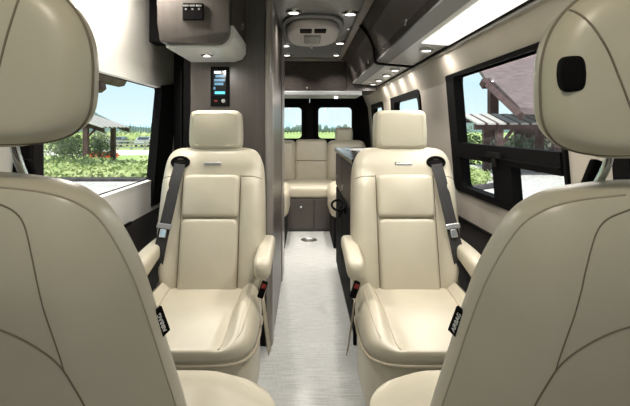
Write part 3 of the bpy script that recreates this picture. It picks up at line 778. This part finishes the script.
# ------------------------------------------------------------------ outdoors
GZ = -.6
def gz(Y):
    if Y < 15: return GZ
    if Y < 72: return GZ - .95 * (Y - 15) / 57
    return -1.55 - .05 * (Y - 72) / 828
def patch(name, x0, x1, ys, lift, m, label, cat, th=.3):
    poly = [(y, gz(y) + lift) for y in ys] + [(y, gz(y) + lift - th) for y in ys[::-1]]
    return struct(name, prism(poly, 'x', x0, x1), m, label, cat)
patch('ground', -500, 500, [-30, 15, 72, 950], 0, FIELD, 'green field around the van', 'ground')
patch('gravel_drive', -9.5, 3, [-12, 15, 16.9], .02, GRAVEL, 'pale gravel drive beside the van', 'ground', .02)
patch('gravel_yard', 3, 22, [-12, 15, 27], .02, GRAVEL, 'pale gravel yard in front of the pavilion', 'ground', .02)
patch('path', -40, -9, [41, 56], .015, PAVE, 'pale path between flower bed and fence', 'path', .015)
rnd = random.Random(3)
def leaves(bm, c, r, n, s):
    c = Vector(c)
    for _ in range(n):
        while True:
            p = Vector((rnd.uniform(-1, 1), rnd.uniform(-1, 1), rnd.uniform(-1, 1)))
            if .3 < p.length < 1: break
        p = Vector((p.x * r[0], p.y * r[1], p.z * r[2])) + c
        a = Vector((rnd.gauss(0, 1), rnd.gauss(0, 1), rnd.gauss(0, 1))).normalized()
        b = a.cross(Vector((rnd.gauss(0, 1), rnd.gauss(0, 1), rnd.gauss(0, 1)))).normalized()
        k = s * rnd.uniform(.6, 1.3)
        bm.faces.new([bm.verts.new(p + a * k), bm.verts.new(p + b * k * .6), bm.verts.new(p - a * k), bm.verts.new(p - b * k * .6)])
    return bm
def mound(bm, c, r, jit=.12):
    t = bmesh.new(); bmesh.ops.create_icosphere(t, subdivisions=2, radius=1)
    for v in t.verts:
        k = 1 + rnd.uniform(-jit, jit); v.co = Vector((c[0] + v.co.x * r[0] * k, c[1] + v.co.y * r[1] * k, c[2] + v.co.z * r[2] * k))
    return merge(bm, t)
def bed(name, cs, m, label, nleaf, ls, cat='plants'):
    bm = bmesh.new()
    for c, r in cs:
        mound(bm, c, (r[0] * .9, r[1] * .9, r[2] * .9)); leaves(bm, c, (r[0] * 1.12, r[1] * 1.12, r[2] * 1.25), nleaf, ls)
    return tag(obj(name, bm, m), label, cat, kind='stuff')
def at(px, py, Y): return Vector(PX(px, py, Y))
# left view: planting bed, flowers, shrubs, pergola
cs = []
for k in range(60):
    Y = rnd.uniform(18.6, 25.5); c = at(rnd.uniform(15, 166), 128, Y); cs.append(((c.x, Y, gz(Y) + .1), (.8, .8, rnd.uniform(.22, .4))))
for k in range(16):
    Y = 18.4; c = at(5 + k * 10.6, 128, Y); cs.append(((c.x, Y, gz(Y) + .1), (.55, .5, .26)))
bed('flower_bed', cs, LEAF, 'bright green planting outside the left window', 200, .08)
patch('soil_edge', -13, at(163, 0, 17.3).x, [17.0, 17.9], .09, SOIL, 'dark soil edging in front of the left planting', 'edging', .09)
bm = bmesh.new()
for k in range(260):
    Y = rnd.uniform(34.5, 37); c = at(rnd.uniform(84, 117), 128, Y); leaves(bm, (c.x, Y, gz(Y) + rnd.uniform(.1, .4)), (.2, .2, .12), 3, .09)
tag(obj('red_flowers', bm, FLOWER), 'strip of red flowers behind the left planting', 'flowers', kind='stuff')
def shrub(px, Y, r, m, label, n=300, ls=.09):
    c = at(px, 0, Y); z = gz(Y); t = thing('shrub', label, 'shrub', (c.x, Y, z))
    bm = leaves(bmesh.new(), (c.x, Y, z + r[2]), r, n * 2, ls); mound(bm, (c.x, Y, z + r[2]), (r[0] * .4, r[1] * .4, r[2] * .5))
    obj('foliage', bm, m, t)
    obj('stem', tube([(c.x, Y, z - .02), (c.x, Y, z + r[2])], .05, 6), BARK, t)
shrub(72, 33.2, (1.1, .7, .95), LEAFD, 'dark shrub left of the pergola post, left window', 420)
shrub(64, 29.5, (1.2, .9, .8), LEAFG, 'pale grey shrub near the left cab headrest', 420)
shrub(100, 32.5, (.8, .8, .95), LEAFM, 'mottled shrub just right of the left pergola post', 420)
def pergola(x0, x1, ya, yb, za, zb, label, nsl, posts, gap=.45, across=False):
    """across: the roof falls from x0 (zb) to x1 (za) with slats running down it; else it rises from ya to yb"""
    t = thing('pergola', label, 'pergola', ((x0 + x1) / 2, ya, gz(ya)))
    zz = (lambda x, y: zb + (za - zb) * (x - x0) / (x1 - x0)) if across else (lambda x, y: za + (zb - za) * (y - ya) / (yb - ya))
    for x in posts:
        for y in (ya + .3, yb - .3):
            obj('post', B(x - .13, x + .13, y - .13, y + .13, gz(y) - .02, zz(x, y) - .1), TIMBER, t)
        obj('brace', tube([(x, ya + .3, zz(x, ya) - .9), (x + .6, ya + .3, zz(x + .6, ya) - .12)], .07, 6), TIMBER, t)
    for y in (ya + .3, yb - .3):
        obj('beam', prism([(x0, zz(x0, y) - .26), (x0, zz(x0, y) - .02), (x1, zz(x1, y) - .02), (x1, zz(x1, y) - .26)], 'y', y - .08, y + .08), TIMBER, t)
    L0, L1 = (ya, yb) if across else (x0, x1); w = (L1 - L0) / nsl
    for k in range(nsl):
        for nm, a, b, h, m in (('slat', L0 + w * k, L0 + w * (k + 1 - gap), .07, SLAT), ('rafter', L0 + w * (k + 1 - gap), L0 + w * (k + 1), .05, TIMBER)):
            if across: bm = prism([(x0, zb), (x0, zb + h), (x1, za + h), (x1, za)], 'y', a, b)
            else: bm = prism([(ya, za), (ya, za + h), (yb, zb + h), (yb, zb)], 'x', a, b)
            obj(nm, bm, m, t)
    return t
xr = at(116, 0, 29).x
pergola(xr - 4.2, xr, 27, 31.5, 1.2, 2.6, 'low pergola with pale slats seen through the left window', 7, (at(86, 0, 27.3).x,), across=True)
t = thing('lodge', 'brown timber lodge eave at the top of left window by the headrest', 'building', (at(40, 0, 20).x, 20, gz(20)))
e = at(114, 68, 20); ex = e.x - 8
obj('roof_slope', prism([(e.x, e.z), (e.x - .3, e.z - .55), (e.x - .55, e.z - .6), (ex, e.z + 1.6), (ex, e.z + 3.2), (e.x - .1, e.z + .12)], 'y', 18.8, 22), TIMBER, t)
obj('rafter_end', prism([(e.x - .35, e.z - .5), (e.x - .3, e.z - .85), (e.x - .5, e.z - 1.0), (e.x - 1.5, e.z - .9), (e.x - 1.5, e.z - .0)], 'y', 19.6, 20), TIMBER, t)
obj('wall', B(ex - 2, ex, 18.8, 22, gz(20) - .1, e.z + 1.7), TIMBER, t)
# fence and cars on the left
t = thing('rail_fence', 'three rail timber fence in front of parked cars', 'fence', (at(130, 0, 58).x, 58, gz(58)))
xa, xb = at(104, 0, 58).x, at(200, 0, 58).x; g0 = gz(58)
for k in range(8):
    x = xa + (xb - xa) * k / 7; obj('post', B(x - .09, x + .09, 57.95, 58.05, g0 - .02, g0 + 1.15), FENCEW, t)
for z in (.25, .62, 1.0): obj('rail', B(xa, xb, 57.88, 57.94, g0 + z - .08, g0 + z + .08), FENCEW, t)
def car(px, Y, m, label, w=1.75):
    c = at(px, 0, Y); x = c.x; G = gz(Y)
    t = thing('car', label, 'car', (x, Y, G))
    side = [(0, .35), (0, .75), (.25, .92), (1.0, 1.0), (1.7, 1.42), (2.9, 1.45), (3.7, 1.02), (4.2, .95), (4.3, .4)]
    obj('body', prism([(Y + a, G + b) for a, b in side], 'x', x - w / 2, x + w / 2, bev=.06), m, t, smooth=40)
    obj('windscreen', prism([(Y + .98, G + 1.03), (Y + 1.62, G + 1.40), (Y + 1.66, G + 1.36), (Y + 1.06, G + 1.0)], 'x', x - w * .42, x + w * .42), CARGLASS, t)
    for y in (.8, 3.4):
        for q in (-1, 1):
            obj('wheel', xf(lathe([(.32, -.1), (.34, -.05), (.34, .05), (.32, .1)], 20), Matrix.Translation((x + q * w * .46, Y + y, G + .33)) @ Matrix.Rotation(PI / 2, 4, 'Y')), RUBBER, t, smooth=40)
    for q in (-1, 1): obj('headlight', B(x + q * w * .36 - .15, x + q * w * .36 + .15, Y - .02, Y + .06, G + .62, G + .76, .02), VALANCE, t)
    obj('bumper', B(x - w * .47, x + w * .47, Y - .06, Y + .08, G + .3, G + .5, .03), RUBBER, t)
car(113, 73, CARP[1], 'dark slate car parked behind the left fence', 1.9)
car(140.5, 73, CARP[0], 'silver car parked behind the fence near the window edge', 2.0)
cs = []
for k in range(32):
    x = -52 + k * 1.2; cs.append(((x, 84, gz(84) + .9), (1.1, .9, 1.25)))
bed('hedge_row', cs, LEAF, 'long vine hedge beyond the parked cars, left window', 60, .22, 'hedge')
def ridge(name, xs, Y, m, label, depth, jag=0.0):
    bm = bmesh.new(); pts = spline(xs, 10); rows = []
    for f, hfac in ((0, 0), (.3, .55), (.6, .9), (.8, 1), (1, .8)):
        rows.append([bm.verts.new((x, Y + depth * f, -1.7 + max(0, z + rnd.uniform(-jag, jag)) * hfac)) for x, z in pts])
    for A, C in zip(rows, rows[1:]):
        for k in range(len(A) - 1): bm.faces.new((A[k], A[k + 1], C[k + 1], C[k]))
    o = obj(name, bm, m, smooth=60); return tag(o, label, 'hills', kind='structure')
def rx(px, py, Y): p = at(px, py, Y); return (p.x * 1.16, (p.z + 1.7) * 1.16)
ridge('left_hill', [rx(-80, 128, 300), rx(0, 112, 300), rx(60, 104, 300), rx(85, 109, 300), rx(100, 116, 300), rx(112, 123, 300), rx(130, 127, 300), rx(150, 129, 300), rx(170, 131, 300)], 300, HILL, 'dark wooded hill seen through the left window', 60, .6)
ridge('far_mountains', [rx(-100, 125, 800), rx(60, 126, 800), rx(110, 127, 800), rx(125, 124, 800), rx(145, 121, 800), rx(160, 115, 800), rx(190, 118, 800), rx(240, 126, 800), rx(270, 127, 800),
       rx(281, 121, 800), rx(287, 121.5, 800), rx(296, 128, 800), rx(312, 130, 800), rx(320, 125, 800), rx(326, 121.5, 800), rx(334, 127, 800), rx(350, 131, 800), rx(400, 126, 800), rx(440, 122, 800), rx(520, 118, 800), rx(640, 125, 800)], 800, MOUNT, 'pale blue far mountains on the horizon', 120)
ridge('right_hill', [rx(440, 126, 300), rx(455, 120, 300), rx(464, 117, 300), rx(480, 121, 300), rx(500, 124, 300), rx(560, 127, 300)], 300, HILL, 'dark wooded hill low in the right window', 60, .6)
LEAFC = vary(mat('conifer_hazy', (.1, .15, .13), .9), (.1, .15, .14), (.17, .22, .2), nscale=2)  # distance haze is mixed into this foliage colour
def conifer(x, Y, h, wid, label, group, first=[None]):
    if first[0] is None:
        t = thing('conifer', label, 'tree', (0, 0, 0), group)
        bm = bmesh.new()
        for k in range(5):
            z = .15 + k * .17; r = .2 * (1 - k / 5.5); n = 9
            ring = [bm.verts.new((r * math.cos(2 * PI * i / n) * rnd.uniform(.8, 1.15), r * math.sin(2 * PI * i / n), z)) for i in range(n)]
            tip = bm.verts.new((0, 0, z + .3))
            for i in range(n): bm.faces.new((ring[i], ring[(i + 1) % n], tip))
            bm.faces.new(ring[::-1])
        obj('foliage', bm, LEAFC, t, False); obj('trunk', tube([(0, 0, -.02), (0, 0, .3)], .02, 6), BARK, t, False)
        first[0] = t
    else:
        t = first[0].copy(); COL.objects.link(t)
        for ch in first[0].children: c = ch.copy(); COL.objects.link(c); c.parent = t
    t['label'] = label; t['group'] = group
    t.location = (x, Y, gz(Y)); t.scale = (wid, wid, h); return t
for k in range(15):
    Y = 180 + (k % 2) * 6; conifer(at(120 + k * 2.6, 0, Y).x, Y, rnd.uniform(2.8, 4.6), rnd.uniform(2.2, 3.6), 'small dark conifer on the ridge beyond the cars, left window', 'conifers beyond the cars')
proto = None
for k in range(24):
    Y = 240 + (k % 3) * 9; x = at(278 + k * 3.2, 0, Y).x
    if proto is None:
        proto = tr = thing('round_tree', 'low dark tree on the horizon through the rear windows', 'tree', (0, 0, 0), 'trees behind the van')
        obj('crown', mound(None, (0, 0, .62), (.5, .5, .45), .2), LEAFC, tr, False); obj('trunk', tube([(0, 0, -.02), (0, 0, .4)], .06, 6), BARK, tr, False)
    else:
        tr = proto.copy(); COL.objects.link(tr)
        for ch in proto.children: c = ch.copy(); COL.objects.link(c); c.parent = tr
    h = rnd.uniform(2.2, 4.4); tr.location = (x, Y, gz(Y)); tr.scale = (rnd.uniform(1.6, 3.0), 2, h); tr.rotation_euler = (0, 0, 0)
# right view: pavilion, lean-to, shrubs, planting
t = thing('pavilion', 'timber pavilion with big shingled roof outside right window', 'pavilion', (12, 22, gz(22)))
def slab4(a, b, c, d, th, nm, m):
    bm = bmesh.new(); lo = [bm.verts.new(p) for p in (a, b, c, d)]; hi = [bm.verts.new(Vector(p) + Vector((0, 0, th))) for p in (a, b, c, d)]
    for k in range(4): bm.faces.new((lo[k], lo[(k + 1) % 4], hi[(k + 1) % 4], hi[k]))
    bm.faces.new(lo[::-1]); bm.faces.new(hi); return obj(nm, bm, m, t)
slab4(at(489, 82, 22), at(520, 114, 18.5), at(640, 118, 18.5), at(640, 60, 23), .25, 'roof_slope', SHINGLE)
slab4(at(475, 66, 25), at(486, 84, 22), at(640, 66, 23), at(560, 44, 26.5), .25, 'upper_roof', SHINGLE)
obj('fascia', tube([at(488, 85, 21.9), at(504, 100, 20), at(521, 116, 18.4)], .18, 4), TIMBER, t)
obj('ridge_beam', tube([at(482, 84, 22), at(500, 83, 22.2), at(540, 77, 22.8)], .22, 4), TIMBER, t)
for px, Y in ((493, 24), (570, 22)):
    c = at(px, 0, Y); obj('post', B(c.x - .2, c.x + .2, Y - .2, Y + .2, gz(Y) - .02, at(px, 80, Y).z), TIMBER, t)
wl = obj('back_wall', B(at(515, 0, 26).x, at(515, 0, 26).x + 12, 26, 26.2, gz(26) - .02, 2.2), TIMBER, t)
xl = at(471, 0, 20.3).x
pergola(xl, xl + 5.2, 19.6, 21.6, 1.33, 1.75, 'slatted lean-to pergola under the right pavilion roof', 12, (at(499, 0, 19.9).x, at(556, 0, 19.9).x), gap=.3)
shrub(471, 27, (1.0, .5, .8), LEAFD, 'dark shrub under the right pergola edge', 420)
shrub(499, 21.9, (.7, .45, .75), LEAFG, 'flowering grey shrub in front of the pavilion', 420)
shrub(517, 23.4, (.75, .45, .85), LEAFM, 'mottled leafy shrub in front of the pavilion wall', 420)
shrub(537, 22.0, (.7, .45, .8), LEAFG, 'pale leafy shrub nearest the right headrest', 420)
shrub(461, 38, (2.0, .8, 1.2), LEAFD, 'far dark shrub at the edge of the right window', 420)
cs = []
for k in range(34):
    Y = rnd.uniform(15.2, 18.6); c = at(rnd.uniform(440, 490 - (18.6 - Y) * 6), 128, Y); cs.append(((c.x, Y, gz(Y) + .1), (.5, .5, .28)))
bed('green_bed', cs, LEAF, 'bright green planting low in the right window', 220, .06)
pts = spline([at(430, 0, 13.9), at(462, 0, 14.1), at(478, 0, 14.4), at(495, 0, 15.1), at(505, 0, 16.5), at(506, 0, 19)], 6)
pts = [(p[0], p[1], gz(p[1]) + .06) for p in pts]
tag(obj('bed_edging', tube(pts, .11, 8), SOIL), 'dark curved edging around the right planting', 'edging')

# ------------------------------------------------------------------ world, lights, camera
w = bpy.data.worlds.new('sky'); S.world = w; w.use_nodes = True
N = w.node_tree.nodes; L = w.node_tree.links
tc = N.new('ShaderNodeTexCoord'); sx = N.new('ShaderNodeSeparateXYZ'); rp = N.new('ShaderNodeValToRGB')
L.new(tc.outputs['Generated'], sx.inputs[0]); L.new(sx.outputs['Z'], rp.inputs[0])
rp.color_ramp.elements[0].position = 0.0; rp.color_ramp.elements[0].color = (.86, .95, .98, 1)
rp.color_ramp.elements[1].position = .5; rp.color_ramp.elements[1].color = (.72, .8, .86, 1)
e = rp.color_ramp.elements.new(.12); e.color = (.62, .84, .93, 1)
bg = N['Background']; L.new(rp.outputs[0], bg.inputs[0]); bg.inputs[1].default_value = 1.15

def area(name, loc, size, energy, rot=(0, 0, 0), col=(1, .95, .88), shape='DISK', sy=None, spread=180):
    l = bpy.data.lights.new(name, 'AREA'); l.shape = shape; l.size = size
    if sy: l.size_y = sy
    l.energy = energy; l.color = col; l.spread = math.radians(spread)
    o = bpy.data.objects.new(name, l); COL.objects.link(o); o.location = loc; o.rotation_euler = rot
    return o
for x, y, _ in cl: area('downlight', (x, y, CZ - .02), .06, 9 if x < -.6 else 4.5 if y < 2 else 5 if x < .25 else 3.5, spread=180 if x < -.6 else 115)  # the two frontmost are added lights, the rest are visible fittings
for y in (2.9, 3.9, 4.3, 4.75, 5.15): area('puck_lamp', (.71, y, 1.638), .05, 2.5)
area('strip_lamp', (.712, 2.02, 1.643), .13, 13, rot=(0, math.radians(22), 0), shape='RECTANGLE', sy=1.38, spread=140)
area('added_dome_bulb', (0, -.15, CZ - .04), .2, 7.5, col=(1, .9, .74))  # light of the added cab dome
area('reading_bulb', (-.47, 2.42, 1.541), .03, 3)
for x in (-.25, .35): area('rear_spot', (x, RY + .1, 1.52), .03, 6)
sun = bpy.data.lights.new('sun', 'SUN'); sun.energy = 5.4; sun.angle = math.radians(2); sun.color = (1, .95, .86)
so = bpy.data.objects.new('sun', sun); COL.objects.link(so)
d = Vector((.12, .45, -.88)).normalized(); so.rotation_euler = d.to_track_quat('-Z', 'Y').to_euler(); so.location = (0, -5, 10)

cam = bpy.data.cameras.new('camera'); cam.sensor_width = 36; cam.sensor_fit = 'HORIZONTAL'
cam.lens = 500 * 36 / 630
cam.shift_x = (315 - 304) / 630; cam.shift_y = -(203 - 128) / 630
cam.clip_start = .05; cam.clip_end = 3000
co = bpy.data.objects.new('camera', cam); COL.objects.link(co)
co.location = (0, 0, 1.2); co.rotation_euler = (PI / 2, 0, 0)
S.camera = co
S.view_settings.view_transform = 'Standard'; S.view_settings.look = 'None'
S.view_settings.exposure = .08; S.view_settings.gamma = 1.0; S.view_settings.use_curve_mapping = False
S.cycles.max_bounces = 8; S.cycles.diffuse_bounces = 5; S.cycles.transparent_max_bounces = 16
S.cycles.use_denoising = True
